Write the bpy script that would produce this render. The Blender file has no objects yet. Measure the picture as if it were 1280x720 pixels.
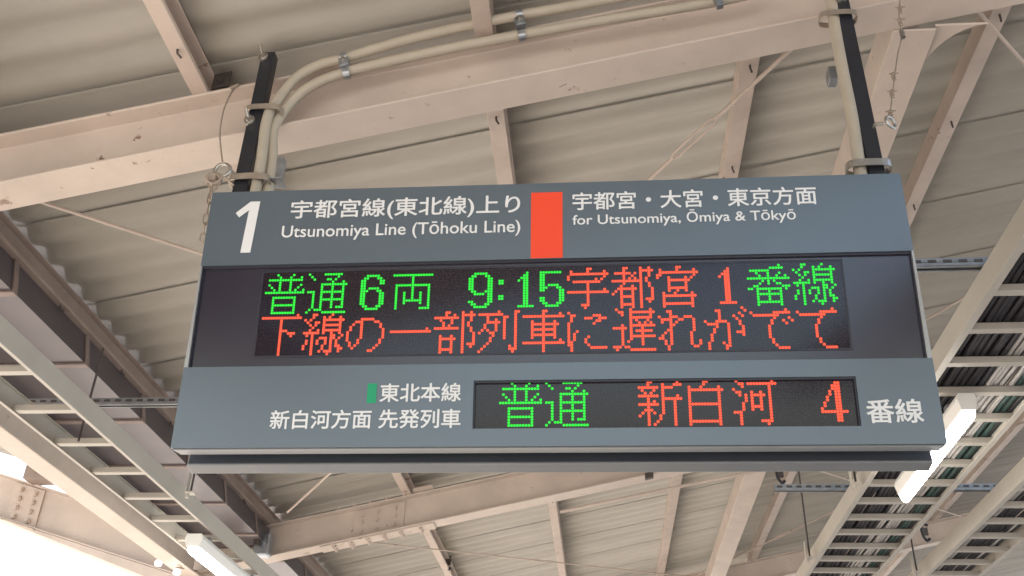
import bpy, bmesh, math, random
from mathutils import Vector, Matrix
random.seed(7)
scene = bpy.context.scene
COL = scene.collection
R = math.radians

# ------------------------------------------------------------------ camera
CAM_R = Matrix(((0.996206, 0.019103, 0.084902),
                (0.082565, -0.515784, -0.852731),
                (0.027501, 0.856506, -0.515404)))
CAM_O = Vector((0, 0, 1.6))
FPX = 1230.0
cd = bpy.data.cameras.new('camera')
cam = bpy.data.objects.new('camera', cd)
COL.objects.link(cam)
m4 = CAM_R.to_4x4(); m4.translation = CAM_O
cam.matrix_world = m4
cd.sensor_width = 36.0
cd.lens = FPX / 1280.0 * 36.0
cd.clip_start = 0.05
cd.clip_end = 5000
scene.camera = cam

# ------------------------------------------------------------------ light
EXPO = 1.9
SUN_EL, SUN_AZ = R(49), R(-80)       # azimuth measured from +Y (along the tracks) towards +X
w = bpy.data.worlds.new('World'); scene.world = w; w.use_nodes = True
nt = w.node_tree
sky = nt.nodes.new('ShaderNodeTexSky'); sky.sky_type = 'NISHITA'; sky.sun_disc = False
sky.sun_elevation = SUN_EL; sky.sun_rotation = SUN_AZ
sky.air_density = 1.2; sky.dust_density = 3.0; sky.ozone_density = 1.0
bg = nt.nodes['Background']; bg.inputs[1].default_value = 0.15
nt.links.new(sky.outputs[0], bg.inputs[0])
sd = bpy.data.lights.new('sun', 'SUN'); sd.energy = 4.5; sd.angle = R(0.5); sd.color = (1, .93, .84)
sun = bpy.data.objects.new('sun', sd); COL.objects.link(sun)
sdir = Vector((math.sin(SUN_AZ) * math.cos(SUN_EL), math.cos(SUN_AZ) * math.cos(SUN_EL), math.sin(SUN_EL)))
sun.rotation_euler = sdir.to_track_quat('Z', 'Y').to_euler(); sun.location = (0, 0, 40)
vs = scene.view_settings
vs.view_transform = 'Standard'; vs.look = 'None'; vs.gamma = 1; vs.exposure = EXPO; vs.use_curve_mapping = False
scene.cycles.use_denoising = True
scene.cycles.max_bounces = 8
scene.cycles.diffuse_bounces = 5
scene.cycles.sample_clamp_indirect = 6
K = 2 ** -EXPO      # what an emitter needs to show as 1.0 on screen

# ------------------------------------------------------------------ materials
def mat(name, col, rough=.6, metal=0.0, spec=.5, noise=0.0, nscale=6.0, bump=0.0, bscale=60.0, rust=0.0,
        rscale=9.0, stretch=(1, 1, 1), emit=None, estr=0.0, coat=0.0, dirt=0.0):
    m = bpy.data.materials.new(name); m.use_nodes = True
    t = m.node_tree; N = t.nodes; L = t.links
    b = N['Principled BSDF']
    b.inputs['Base Color'].default_value = (*col, 1)
    b.inputs['Roughness'].default_value = rough
    b.inputs['Metallic'].default_value = metal
    b.inputs['Specular IOR Level'].default_value = spec
    b.inputs['Coat Weight'].default_value = coat
    b.inputs['Coat Roughness'].default_value = .06
    if emit:
        b.inputs['Emission Color'].default_value = (*emit, 1)
        b.inputs['Emission Strength'].default_value = estr
    if noise or bump or rust or dirt:
        tc = N.new('ShaderNodeTexCoord'); mp = N.new('ShaderNodeMapping')
        mp.inputs['Scale'].default_value = stretch
        L.new(tc.outputs['Object'], mp.inputs['Vector'])
        out = None
        if noise:
            n = N.new('ShaderNodeTexNoise'); n.inputs['Scale'].default_value = nscale; n.inputs['Detail'].default_value = 6
            n.inputs['Roughness'].default_value = .6
            L.new(mp.outputs[0], n.inputs['Vector'])
            r = N.new('ShaderNodeValToRGB')
            r.color_ramp.elements[0].position = .3; r.color_ramp.elements[1].position = .72
            r.color_ramp.elements[0].color = (*[c * (1 - noise) for c in col], 1)
            r.color_ramp.elements[1].color = (*[min(1, c * (1 + noise * .6)) for c in col], 1)
            L.new(n.outputs['Fac'], r.inputs[0]); out = r.outputs[0]
        def over(prev, fac, c2):
            mx = N.new('ShaderNodeMix'); mx.data_type = 'RGBA'
            L.new(fac, mx.inputs[0])
            if prev is None: mx.inputs[6].default_value = (*col, 1)
            else: L.new(prev, mx.inputs[6])
            mx.inputs[7].default_value = (*c2, 1)
            return mx.outputs[2]
        def mask(scale, lo, hi, detail=8, k=1.0):
            n = N.new('ShaderNodeTexNoise'); n.inputs['Scale'].default_value = scale; n.inputs['Detail'].default_value = detail
            n.inputs['Roughness'].default_value = .65
            L.new(mp.outputs[0], n.inputs['Vector'])
            r = N.new('ShaderNodeMapRange'); r.inputs[1].default_value = lo; r.inputs[2].default_value = hi
            r.inputs[4].default_value = k
            L.new(n.outputs['Fac'], r.inputs[0]); return r.outputs[0]
        if dirt:
            out = over(out, mask(2.3, .46, .78, 7, dirt), tuple(c * .45 for c in col))
        if rust:
            fac = mask(rscale, .70 - rust, .73 - rust)
            big = mask(1.5, .50, .66, 3)
            mu = N.new('ShaderNodeMath'); mu.operation = 'MULTIPLY'; L.new(fac, mu.inputs[0]); L.new(big, mu.inputs[1])
            out = over(out, mu.outputs[0], (.17, .085, .055))
        if out is not None: L.new(out, b.inputs['Base Color'])
        if bump:
            n = N.new('ShaderNodeTexNoise'); n.inputs['Scale'].default_value = bscale; n.inputs['Detail'].default_value = 4
            L.new(mp.outputs[0], n.inputs['Vector'])
            bp = N.new('ShaderNodeBump'); bp.inputs['Strength'].default_value = bump; bp.inputs['Distance'].default_value = .01
            L.new(n.outputs['Fac'], bp.inputs['Height']); L.new(bp.outputs[0], b.inputs['Normal'])
    return m

M = {}
M['roof'] = mat('corrugated_sheet', (.40, .375, .338), .62, noise=.12, nscale=1.6, bump=.12, bscale=5, stretch=(.5, 1.6, 1), dirt=.3)
M['beam'] = mat('beam_paint', (.59, .50, .44), .5, noise=.12, nscale=3, bump=.12, bscale=14, rust=.07, rscale=13, dirt=.28)
M['beam_chipped'] = mat('beam_paint_chipped', (.56, .47, .41), .55, noise=.09, nscale=4, bump=.2, bscale=14, rust=.085, rscale=16, dirt=.2)
M['purlin'] = mat('purlin_paint', (.57, .47, .41), .55, noise=.1, nscale=5, bump=.2, bscale=20, rust=.115, rscale=17, dirt=.35)
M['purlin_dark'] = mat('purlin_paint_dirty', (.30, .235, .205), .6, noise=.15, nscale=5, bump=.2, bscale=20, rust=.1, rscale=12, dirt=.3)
M['gutter'] = mat('gutter_steel', (.115, .10, .112), .32, metal=.3, noise=.12, nscale=2.5, dirt=.35, bump=.12, bscale=3)
M['band'] = mat('gutter_band', (.24, .185, .17), .55, noise=.2, nscale=9, rust=.08)
M['tray'] = mat('tray_paint', (.43, .40, .355), .45, noise=.07, nscale=4, dirt=.15, bump=.06, bscale=20)
M['galv'] = mat('galvanised_steel', (.30, .31, .325), .42, metal=.6, noise=.2, nscale=22)
M['zinc'] = mat('bright_zinc', (.52, .50, .47), .36, metal=1.0, noise=.15, nscale=60)
M['blackpaint'] = mat('black_paint', (.018, .019, .026), .38, noise=.2, nscale=12, bump=.05, bscale=40)
M['conduit'] = mat('cream_plastic', (.43, .385, .315), .5, noise=.06, nscale=8, dirt=.15)
M['strap'] = mat('strap_steel', (.50, .44, .38), .3, metal=.7, noise=.15, nscale=30)
M['saddle'] = mat('saddle_steel', (.38, .41, .45), .3, metal=.8, noise=.25, nscale=40)
M['signface'] = mat('sign_face', (.092, .122, .152), .30, spec=1.0, metal=.3, noise=.05, nscale=2.0, dirt=.10, bump=.012, bscale=260)
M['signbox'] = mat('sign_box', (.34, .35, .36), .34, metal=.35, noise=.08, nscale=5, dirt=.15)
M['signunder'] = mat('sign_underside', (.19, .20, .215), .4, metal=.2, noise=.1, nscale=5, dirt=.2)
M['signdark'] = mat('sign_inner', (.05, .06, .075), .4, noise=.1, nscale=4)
M['white'] = mat('white_lettering', (.66, .67, .68), .5)
M['orange'] = mat('line_colour_orange', (.74, .052, .012), .5)
M['greenbar'] = mat('line_colour_green', (.0, .27, .12), .5)
M['edge'] = mat('window_edge', (.018, .018, .03), .4)
M['rope'] = mat('wire_rope', (.40, .33, .27), .5, metal=.4, noise=.2, nscale=90)
M['rod'] = mat('threaded_rod', (.10, .085, .08), .5, metal=.6, noise=.2, nscale=60)
M['cable_dark'] = mat('cable_dark', (.022, .020, .027), .6, noise=.3, nscale=6)
M['cable_grey'] = mat('cable_grey', (.40, .38, .37), .5, noise=.15, nscale=6)
M['cable_green'] = mat('cable_green', (.028, .06, .055), .6, noise=.25, nscale=6)
M['lampbody'] = mat('lamp_housing', (.78, .77, .74), .35)
M['tube'] = mat('lamp_diffuser', (.9, .9, .9), .4, emit=(1.0, .93, .82), estr=8.0)
M['bulb'] = mat('lamp_glow', (.9, .9, .9), .4, emit=(1.0, .95, .85), estr=4.0)
M['ground'] = mat('platform_asphalt', (.34, .31, .27), .8, noise=.2, nscale=.8, bump=.2, bscale=30)
M['led_g'] = mat('led_green', (.01, .03, .01), .4, emit=(.0, 1.0, .035), estr=1.15 * K)
M['led_r'] = mat('led_red', (.03, .01, .01), .4, emit=(1.0, .075, .026), estr=1.45 * K)

def led_board():
    m = bpy.data.materials.new('led_board'); m.use_nodes = True
    t = m.node_tree; N = t.nodes; L = t.links; b = N['Principled BSDF']
    b.inputs['Roughness'].default_value = .13
    b.inputs['Specular IOR Level'].default_value = .45
    tc = N.new('ShaderNodeTexCoord')
    sep = N.new('ShaderNodeSeparateXYZ'); L.new(tc.outputs['Object'], sep.inputs[0])
    def tri(o):
        a = N.new('ShaderNodeMath'); a.operation = 'MULTIPLY'; a.inputs[1].default_value = 2 * math.pi / .008; L.new(o, a.inputs[0])
        s = N.new('ShaderNodeMath'); s.operation = 'COSINE'; L.new(a.outputs[0], s.inputs[0]); return s.outputs[0]
    mu = N.new('ShaderNodeMath'); mu.operation = 'ADD'; L.new(tri(sep.outputs[0]), mu.inputs[0]); L.new(tri(sep.outputs[1]), mu.inputs[1])
    r = N.new('ShaderNodeValToRGB'); r.color_ramp.elements[0].position = .35; r.color_ramp.elements[1].position = .8
    r.color_ramp.elements[0].color = (.013, .008, .0135, 1); r.color_ramp.elements[1].color = (.017, .011, .0175, 1)
    mr = N.new('ShaderNodeMapRange'); mr.inputs[1].default_value = -2; mr.inputs[2].default_value = 2
    L.new(mu.outputs[0], mr.inputs[0]); L.new(mr.outputs[0], r.inputs[0]); L.new(r.outputs[0], b.inputs['Base Color'])
    return m
M['board'] = led_board()
M['acrylic'] = mat('dark_acrylic', (.010, .007, .020), .24, spec=1.0)

# ------------------------------------------------------------------ helpers
class MB:
    """collects shapes and links them as one mesh object"""
    def __init__(s): s.v = []; s.f = []; s.sm = []
    def add(s, vs, fs, smooth=False):
        o = len(s.v); s.v += [tuple(v) for v in vs]
        s.f += [tuple(i + o for i in f) for f in fs]; s.sm += [smooth] * len(fs); return s
    def box(s, a, b, sh=None):
        x0, y0, z0 = a; x1, y1, z1 = b
        vs = [(x0, y0, z0), (x1, y0, z0), (x1, y1, z0), (x0, y1, z0), (x0, y0, z1), (x1, y0, z1), (x1, y1, z1), (x0, y1, z1)]
        if sh: vs = [(x, y, z + sh(x)) for x, y, z in vs]
        return s.add(vs, [(3, 2, 1, 0), (4, 5, 6, 7), (0, 1, 5, 4), (1, 2, 6, 5), (2, 3, 7, 6), (3, 0, 4, 7)])
    def obox(s, c, ax, ay, az, h):
        c = Vector(c); vs = []
        for k in (-1, 1):
            for i, j in ((-1, -1), (1, -1), (1, 1), (-1, 1)):
                vs.append(c + ax * (i * h[0]) + ay * (j * h[1]) + az * (k * h[2]))
        return s.add(vs, [(3, 2, 1, 0), (4, 5, 6, 7), (0, 1, 5, 4), (1, 2, 6, 5), (2, 3, 7, 6), (3, 0, 4, 7)])
    def tube(s, pts, r, n=10, cap=True, closed=False):
        pts = [Vector(p) for p in pts]; rings = []; up = None
        for i, p in enumerate(pts):
            if closed: d = pts[(i + 1) % len(pts)] - pts[i - 1]
            else: d = pts[min(i + 1, len(pts) - 1)] - pts[max(i - 1, 0)]
            d.normalize()
            if up is None: up = d.orthogonal().normalized()
            up = (up - d * up.dot(d)).normalized(); q = d.cross(up)
            rings.append([p + (up * math.cos(2 * math.pi * k / n) + q * math.sin(2 * math.pi * k / n)) * r for k in range(n)])
        vs = [v for g in rings for v in g]; fs = []
        m = len(pts)
        for i in range(m if closed else m - 1):
            j = (i + 1) % m
            for k in range(n):
                fs.append((i * n + k, i * n + (k + 1) % n, j * n + (k + 1) % n, j * n + k))
        s.add(vs, fs, True)
        if cap and not closed:
            s.add(rings[0], [tuple(range(n))[::-1]]); s.add(rings[-1], [tuple(range(n))])
        return s
    def cyl(s, a, b, r, n=14): return s.tube([a, b], r, n)
    def prism(s, prof, a, b, place, sh=None):
        """extrude the closed 2-D profile between stations a and b; place(t, p, q) gives a point"""
        n = len(prof)
        vs = [place(t, p, q) for t in (a, b) for p, q in prof]
        if sh: vs = [(x, y, z + sh(x)) for x, y, z in vs]
        fs = [(k, (k + 1) % n, n + (k + 1) % n, n + k) for k in range(n)]
        s.add(vs, fs); s.ng = getattr(s, 'ng', [])
        s.add(vs[:n], [tuple(range(n))[::-1]]); s.add(vs[n:], [tuple(range(n))])
        return s
    def build(s, name, m, parent=None, bevel=0.0, loc=None):
        me = bpy.data.meshes.new(name); me.from_pydata(s.v, [], s.f); me.materials.append(m)
        bm = bmesh.new(); bm.from_mesh(me); bmesh.ops.recalc_face_normals(bm, faces=bm.faces); bm.to_mesh(me); bm.free()
        me.polygons.foreach_set('use_smooth', s.sm)
        o = bpy.data.objects.new(name, me); COL.objects.link(o)
        if parent: o.parent = parent
        if loc: o.location = loc
        if bevel:
            b = o.modifiers.new('bevel', 'BEVEL'); b.width = bevel; b.segments = 2; b.limit_method = 'ANGLE'
        return o

def tag(o, label, cat, group=None, kind=None):
    if not kind: kind = 'thing'
    if label: o['label'] = label
    if cat: o['category'] = cat
    if group: o['group'] = group
    if kind: o['kind'] = kind
    return o
def thing(name, label, cat, loc=(0, 0, 0), group=None):
    o = bpy.data.objects.new(name, None); o.empty_display_size = .1; COL.objects.link(o); o.location = loc
    return tag(o, label, cat, group)
def rel(parent, mb):
    """shift collected world-space vertices into the frame of an unrotated parent"""
    p = parent.location; mb.v = [(x - p.x, y - p.y, z - p.z) for x, y, z in mb.v]; return mb
def ray(x, y): return CAM_R @ Vector((x - 640, 360 - y, -FPX))
def at_u(x, y, u): d = ray(x, y); return CAM_O + d * (u / d.y)
def at_z(x, y, z): d = ray(x, y); return CAM_O + d * ((z - 1.6) / d.z)
def smooth_path(pts, n=8):
    pts = [Vector(p) for p in pts]; out = []
    for i in range(len(pts) - 1):
        p0 = pts[max(i - 1, 0)]; p1 = pts[i]; p2 = pts[i + 1]; p3 = pts[min(i + 2, len(pts) - 1)]
        for k in range(n):
            t = k / n
            out.append(.5 * ((2 * p1) + (p2 - p0) * t + (2 * p0 - 5 * p1 + 4 * p2 - p3) * t * t + (3 * p1 - p0 - 3 * p2 + p3) * t ** 3))
    out.append(pts[-1]); return out

# ------------------------------------------------------------------ ground
g = MB(); g.add([(-1500, -1500, 0), (1500, -1500, 0), (1500, 1500, 0), (-1500, 1500, 0)], [(0, 1, 2, 3)])
tag(g.build('ground', M['ground']), None, None, kind='structure')

# ------------------------------------------------------------------ roof geometry
SL = .222
ZB, ZT = 3.617, 3.855           # rafter bottom and top at x = -2.045
ZR = ZT + .10                   # underside of the sheets
def sh(x): return SL * (x + 2.045)

def i_profile(wd, dp, tf=.012, tw=.009):
    h = wd / 2
    return [(0, 0), (wd, 0), (wd, tf), (h + tw / 2, tf), (h + tw / 2, dp - tf), (wd, dp - tf), (wd, dp), (0, dp), (0, dp - tf), (h - tw / 2, dp - tf), (h - tw / 2, tf), (0, tf)]

# roof sheets
roof = thing('canopy_roof', 'beige corrugated sheet canopy roof laid over the steel rafters', 'roof', (0, 0, 0))
LAM, COURSE, AMP = .165, .66, .013
def sheet(u0, x0, x1, dz):
    n = 48; top = []; L_ = COURSE + .08
    vs = []
    for k in range(n + 1):
        u = u0 - .08 + L_ * k / n
        t = (u - u0) / COURSE
        c = math.cos(2 * math.pi * (u - u0 - .10) / LAM)
        z = AMP * (c if c > 0 else c * .8) + .011 * t + dz
        for x in (x0, x1): vs.append((x, u, ZR + AMP + z + sh(x)))
    nb = len(vs)
    vs += [(x, y, z + .0012) for x, y, z in vs]
    fs = []; sm = []
    b = MB()
    f1 = [(2 * k, 2 * k + 1, 2 * k + 3, 2 * k + 2) for k in range(n)]
    f2 = [tuple(i + nb for i in f) for f in f1]
    b.add(vs, f1 + f2, True)
    e = [(0, 1, nb + 1, nb), (2 * n, 2 * n + 1, nb + 2 * n + 1, nb + 2 * n)]
    e += [(2 * k, 2 * k + 2, nb + 2 * k + 2, nb + 2 * k) for k in range(n)] + [(2 * k + 1, 2 * k + 3, nb + 2 * k + 3, nb + 2 * k + 1) for k in range(n)]
    b.f += e; b.sm += [False] * len(e)
    return b
for i in range(-9, 30):
    u0 = 2.64 + COURSE * i
    sheet(u0, -2.47, 13.0 if u0 > 2.2 else 2.9, 0.0).build('roof_sheet', M['roof'], roof)

# rafters (I-beams running up the slope)
def rafter(u0, x0, x1, wd, dp, label, zoff=0.0, m='beam'):
    t = thing('rafter_beam', label, 'steel beam', (x0, u0, ZB + zoff + sh(x0)), 'steel rafters under the canopy roof')
    b = MB(); b.prism(i_profile(wd, dp), x0, x1, lambda s, p, q: (s, u0 + p, ZB + zoff + q), sh)
    rel(t, b).build('beam_body', M[m], t, bevel=.004)
    return t
rA = rafter(2.566, -2.9, 6.4, .148, .238, 'nearest pink beige steel rafter carrying the sign hangers and conduits')
rB = rafter(6.88, -2.95, 6.4, .15, .245, 'bolted pink steel rafter passing just below the sign')
rC = rafter(10.95, -2.9, 6.4, .15, .24, 'farthest pink rafter, low at the bottom right between the cable trays')
# bolted splice on the second rafter
def bolt(b, c, d, r=.013, h=.014):
    d = Vector(d).normalized(); c = Vector(c)
    b.tube([c, c + d * h], r, 6); b.tube([c + d * h, c + d * (h + .009)], r * .55, 8)
def zb(x, base=ZB): return base + sh(x)
b = MB(); web_u = 6.88 + .075 - .005
b.box((-1.80, web_u - .012, ZB + .022), (-1.43, web_u, ZB + .222), sh)
b.box((-2.02, 6.888, ZB - .012), (-1.20, 7.022, ZB - .001), sh)
rel(rB, b).build('splice_plate', M['beam_chipped'], rB, bevel=.002)
for xx in (-1.74, -1.63, -1.50):
    for zz in (.06, .12, .18):
        b = MB(); bolt(b, (xx, web_u - .012, zb(xx) + zz), (0, -1, 0), .016, .014); rel(rB, b).build('bolt', M['beam_chipped'], rB)
for xx in (-1.92, -1.80, -1.68, -1.56, -1.44, -1.30):
    for uu in (6.92, 6.99):
        b = MB(); bolt(b, (xx, uu, zb(xx) - .012), (0, 0, -1), .016, .014); rel(rB, b).build('bolt', M['beam_chipped'], rB)
    b = MB(); bolt(b, (xx, 6.90, zb(xx) + .245), (0, -.3, 1), .014, .012); rel(rB, b).build('bolt', M['beam_chipped'], rB)
b = MB(); b.box((-1.36, 6.82, ZT + .01), (-1.22, 6.96, ZT + .022), sh); rel(rB, b).build('cleat', M['beam_chipped'], rB)
b = MB(); b.box((.33, 6.86, ZB - .03), (.39, 6.90, ZB + .014), sh); rel(rB, b).build('flange_clip', M['rod'], rB)

# purlins (channels running along the platform)
def purlin(x0, wd, label, m='purlin', side=1, dp=.1, u0=-1.4, u1=20.0):
    t = thing('purlin', label, 'steel purlin', (x0, u0, ZT + sh(x0)), 'purlins under the corrugated roof')
    b = MB(); tk = .004
    if side > 0: prof = [(0, 0), (wd, 0), (wd, .018), (wd - tk, .018), (wd - tk, tk), (tk, tk), (tk, dp - tk), (wd, dp - tk), (wd, dp), (0, dp)]
    else: prof = [(wd, 0), (wd, dp), (0, dp), (0, dp - tk), (wd - tk, dp - tk), (wd - tk, tk), (tk, tk), (tk, .018), (0, .018), (0, 0)]
    n = 1
    b.prism(prof, u0, u1, lambda s, p, q: (x0 + p, s, ZT + .001 + q + sh(x0 + p)))
    rel(t, b).build('channel', M[m], t, bevel=.0025)
    for u in [k * .66 + .37 for k in range(0, 12)]:       # hook bolts poking out of the flange
        c = Vector((x0 + wd * .5, u, ZT + sh(x0 + wd * .5)))
        h = MB(); h.tube([c + Vector((0, 0, .004)), c + Vector((.002, .004, -.014)), c + Vector((.010, .022, -.018))], .0045, 6)
        rel(t, h).build('hook_bolt', M['rod'], t)
    return t
purlin(-1.436, .056, 'narrow pink purlin meeting the nearest rafter at a dark bolted cleat', side=1)
purlin(-.420, .066, 'rusty pink purlin above the middle of the sign, beside the orange bar')
purlin(.600, .075, 'pink purlin crossing behind the thin diagonal brace, left of the right sign hanger', side=1)
purlin(1.622, .078, 'pink purlin right of the right sign hanger, running down to the sign corner')
purlin(2.63, .078, 'pink purlin above the right hand cable tray')
purlin(3.64, .078, 'pink purlin near the right edge, highest of the visible purlins')
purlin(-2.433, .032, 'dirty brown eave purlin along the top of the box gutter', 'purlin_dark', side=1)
# cleats where the first purlins meet the near rafter
for xx in (-1.372,):
    b = MB(); b.box((xx, 2.572, ZT + .014), (xx + .062, 2.58, ZT + .085), sh); bolt(b, (xx + .03, 2.572, ZT + .05 + sh(xx)), (0, -1, 0), .012)
    rel(rA, b).build('cleat', M['rod'], rA)

# unseen sheets rising left from the valley, added to shade rafter and far roof
for k in list(range(4)) + list(range(-6, -3)):      # a gap is left so the sky shows over the left rafter
    u0 = 6.87 - COURSE * (k + 1); b = MB(); n = 24; vs = []
    for q in range(n + 1):
        u = u0 + (COURSE - .006) * q / n
        for x in (-6.4, -3.02): vs.append((x, u, 3.443 + .325 + .145 + AMP * math.cos(2 * math.pi * (u - u0) / LAM) - .285 * (x + 3.15)))
    b.add(vs, [(2 * q, 2 * q + 1, 2 * q + 3, 2 * q + 2) for q in range(n)], True)
    tag(b.build('roof', M['roof']), None, None, kind='structure')
# tie beam along the platform, at rafter level
tb = thing('tie_beam', 'wide pink tie beam running along the platform from the near rafter, behind the right hanger', 'steel beam', (1.11, 2.72, ZB + sh(1.11)))
def tie(u0, u1, name='beam_body'):
    b = MB(); tk = .008
    prof = [(0, 0), (.155, 0), (.155, .01), (tk, .01), (tk, .15), (.155, .15), (.155, .16), (0, .16)]
    b.prism(prof, u0, u1, lambda s, p, q: (1.108 + p, s, ZB - .006 + q + sh(1.108)))
    return b
b = tie(2.716, 6.878)
rel(tb, b).build('beam_body', M['beam'], tb, bevel=.004)
b = MB()          # curved gusset at the joint with the near rafter
arc = [(1.27 + .17 * (1 - math.sin(a)), 2.716 + .20 * (1 - math.cos(a))) for a in [k * math.pi / 16 for k in range(9)]]
poly = [(1.263, 2.716)] + [(x, u) for x, u in arc][::-1][:0] + [(1.45, 2.716)] + [(1.263 + .187 * (1 - math.sin(k * math.pi / 16)), 2.716 + .26 * (1 - math.cos(k * math.pi / 16))) for k in range(1, 9)]
zz = ZB - .006 + sh(1.2)
nn = len(poly)
b.add([(x, u, zz) for x, u in poly] + [(x, u, zz + .01) for x, u in poly],
      [tuple(range(nn)), tuple(range(2 * nn - 1, nn - 1, -1))] + [(k, (k + 1) % nn, nn + (k + 1) % nn, nn + k) for k in range(nn)])
rel(tb, b).build('gusset', M['beam'], tb)
tb2 = thing('tie_beam', 'far pink tie beam seen below the sign, right of its centre', 'steel beam', (1.11, 7.03, ZB + sh(1.11)))
rel(tb2, tie(7.034, 10.946)).build('beam_body', M['beam'], tb2, bevel=.004)

# diagonal wind braces with turnbuckles
def brace(p, q, label, tpos=.2, r=.0075):
    def P(a): return Vector((a[0], a[1], ZB + .15 + sh(a[0])))
    a, c = P(p), P(q); d = (c - a).normalized(); L_ = (c - a).length
    t = thing('wind_brace', label, 'brace rod', a, 'thin diagonal brace rods under the roof')
    m = a + d * L_ * tpos
    b = MB(); b.tube([a, m - d * .13], r, 8); b.tube([m + d * .13, c], r, 8)
    rel(t, b).build('rod', M['purlin'], t)
    sd_ = d.cross(Vector((0, 0, 1))).normalized()
    b = MB()
    for s in (-1, 1): b.tube([m - d * .15, m - d * .11 + sd_ * s * .016, m + d * .11 + sd_ * s * .016, m + d * .15], .006, 6)
    rel(t, b).build('turnbuckle', M['purlin'], t)
brace((.78, 2.86), (-2.16, 6.49), 'diagonal brace rod with a turnbuckle above the sign, left of the right hanger', .12, .009)
brace((-2.10, 2.86), (1.08, 6.80), 'diagonal brace rod reaching from the beam to the upper left edge of the sign', .62)
brace((1.50, 2.86), (4.85, 6.80), 'diagonal brace rod in the upper right corner of the photo', .2)
brace((1.0, 6.70), (4.6, 2.86), 'diagonal brace rod right of the sign, in front of the right cable tray', .8)
brace((1.08, 7.10), (3.95, 10.8), 'diagonal brace rod below the bottom right part of the sign', .23)
brace((.95, 10.8), (3.9, 7.6), 'lowest diagonal brace rod, beside the far tie beam at the bottom', .3)
brace((-2.1, 7.1), (1.05, 10.85), 'thin diagonal brace rod below the middle of the sign', .5, .006)

# ------------------------------------------------------------------ gutter in the valley
gut = thing('box_gutter', 'dull purple grey steel box gutter along the low edge of the roof', 'gutter', (-2.4, -5, 3.6))
GT, GB = 3.795, 3.62
xr0, xr1, xl1, xl0 = -2.436, -2.392, -2.97, -3.0
us = [3.30 + .66 * k for k in range(-12, 13)]
for k in range(len(us) - 1):
    u0, u1 = us[k] + .004, us[k + 1] - .004
    o = .004
    prof = [(xr0, GT), (xr1, GB), (xl1, GB), (xl0, GT), (xl0 + o, GT), (xl1 + o, GB + o), (xr1 - o, GB + o), (xr0 - o, GT)]
    b = MB(); b.prism(prof, u0, u1, lambda s, p, q: (p, s, q)); rel(gut, b).build('trough_panel', M['gutter'], gut)
for u in us:
    b = MB(); o = .010
    prof = [(xr0 + o, GT), (xr1 + o, GB - o), (xl1 - o, GB - o), (xl0 - o, GT), (xl0, GT), (xl1, GB - .001), (xr1 + .001, GB - .001), (xr0 + .001, GT)]
    b.prism(prof, u - .017, u + .017, lambda s, p, q: (p, s, q)); rel(gut, b).build('joint_band', M['band'], gut, bevel=.003)

# valley girder and the rising left rafter
vg = thing('valley_girder', 'tan steel girder with a pale bottom flange, beside the empty cable tray', 'steel beam', (-2.98, -5, 3.39))
b = MB(); b.prism(i_profile(.135, .20), -5, 6.86, lambda s, p, q: (-2.985 + p, s, 3.39 + q))
rel(vg, b).build('beam_body', M['beam'], vg, bevel=.004)
ls = -.285
lr = thing('rafter_beam', 'rafter with a bolted joint rising into the bright white sky', 'steel beam', (-3.0, 6.88, 3.40), 'steel rafters under the canopy roof')
def shl(x): return ls * (x + 3.15)
def lz(x): return 3.443 + shl(x)
b = MB(); b.prism(i_profile(.17, .325), -9.0, -2.62, lambda s, p, q: (s, 6.88 + p, 3.443 + q), shl)
rel(lr, b).build('beam_body', M['beam'], lr, bevel=.005)
b = MB()          # tapered haunch under the rafter
for x0, x1, d0, d1 in ((-4.5, -2.95, .01, .10),):
    vs = [(x0, 6.885, lz(x0) - d0), (x1, 6.885, lz(x1) - d1), (x1, 6.885, lz(x1) - .002), (x0, 6.885, lz(x0) - .002)]
    vs += [(x, y + (.22 if x < -4 else .27), z) for x, y, z in vs]
    b.add(vs, [(0, 1, 2, 3), (7, 6, 5, 4), (0, 4, 5, 1), (1, 5, 6, 2), (2, 6, 7, 3), (3, 7, 4, 0)])
rel(lr, b).build('haunch', M['beam'], lr, bevel=.004)
wu = 6.88 + .085 - .005
b = MB(); b.box((-4.50, wu - .014, 3.443 + .016), (-4.24, wu, 3.443 + .308), shl); b.box((-4.55, 6.872, 3.443 - .012), (-4.20, 7.05, 3.443 - .001), shl)
rel(lr, b).build('splice_plate', M['beam_chipped'], lr, bevel=.003)
for xx in (-4.43, -4.31):
    for zz in (.05, .12, .19, .26):
        b = MB(); bolt(b, (xx, wu - .014, lz(xx) + zz), (0, -1, 0), .022, .02); rel(lr, b).build('bolt', M['beam_chipped'], lr)
for px_, py_ in ((162, 661), (168, 666), (176, 671), (184, 675), (180, 661), (188, 664), (196, 668), (203, 674)):
    c = at_u(px_, py_, wu - .002); b = MB(); bolt(b, c, (0, -1, 0), .017, .016); rel(lr, b).build('bolt', M['beam_chipped'], lr)
c = at_u(51, 592, 6.80)
b = MB(); b.box((c.x - .10, 6.74, c.z - .06), (c.x + .10, 6.90, c.z + .05)); b.box((c.x - .13, 6.80, c.z + .02), (c.x + .02, 6.9, c.z + .10))
rel(lr, b).build('purlin_cleat', M['purlin_dark'], lr, bevel=.006)

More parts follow.
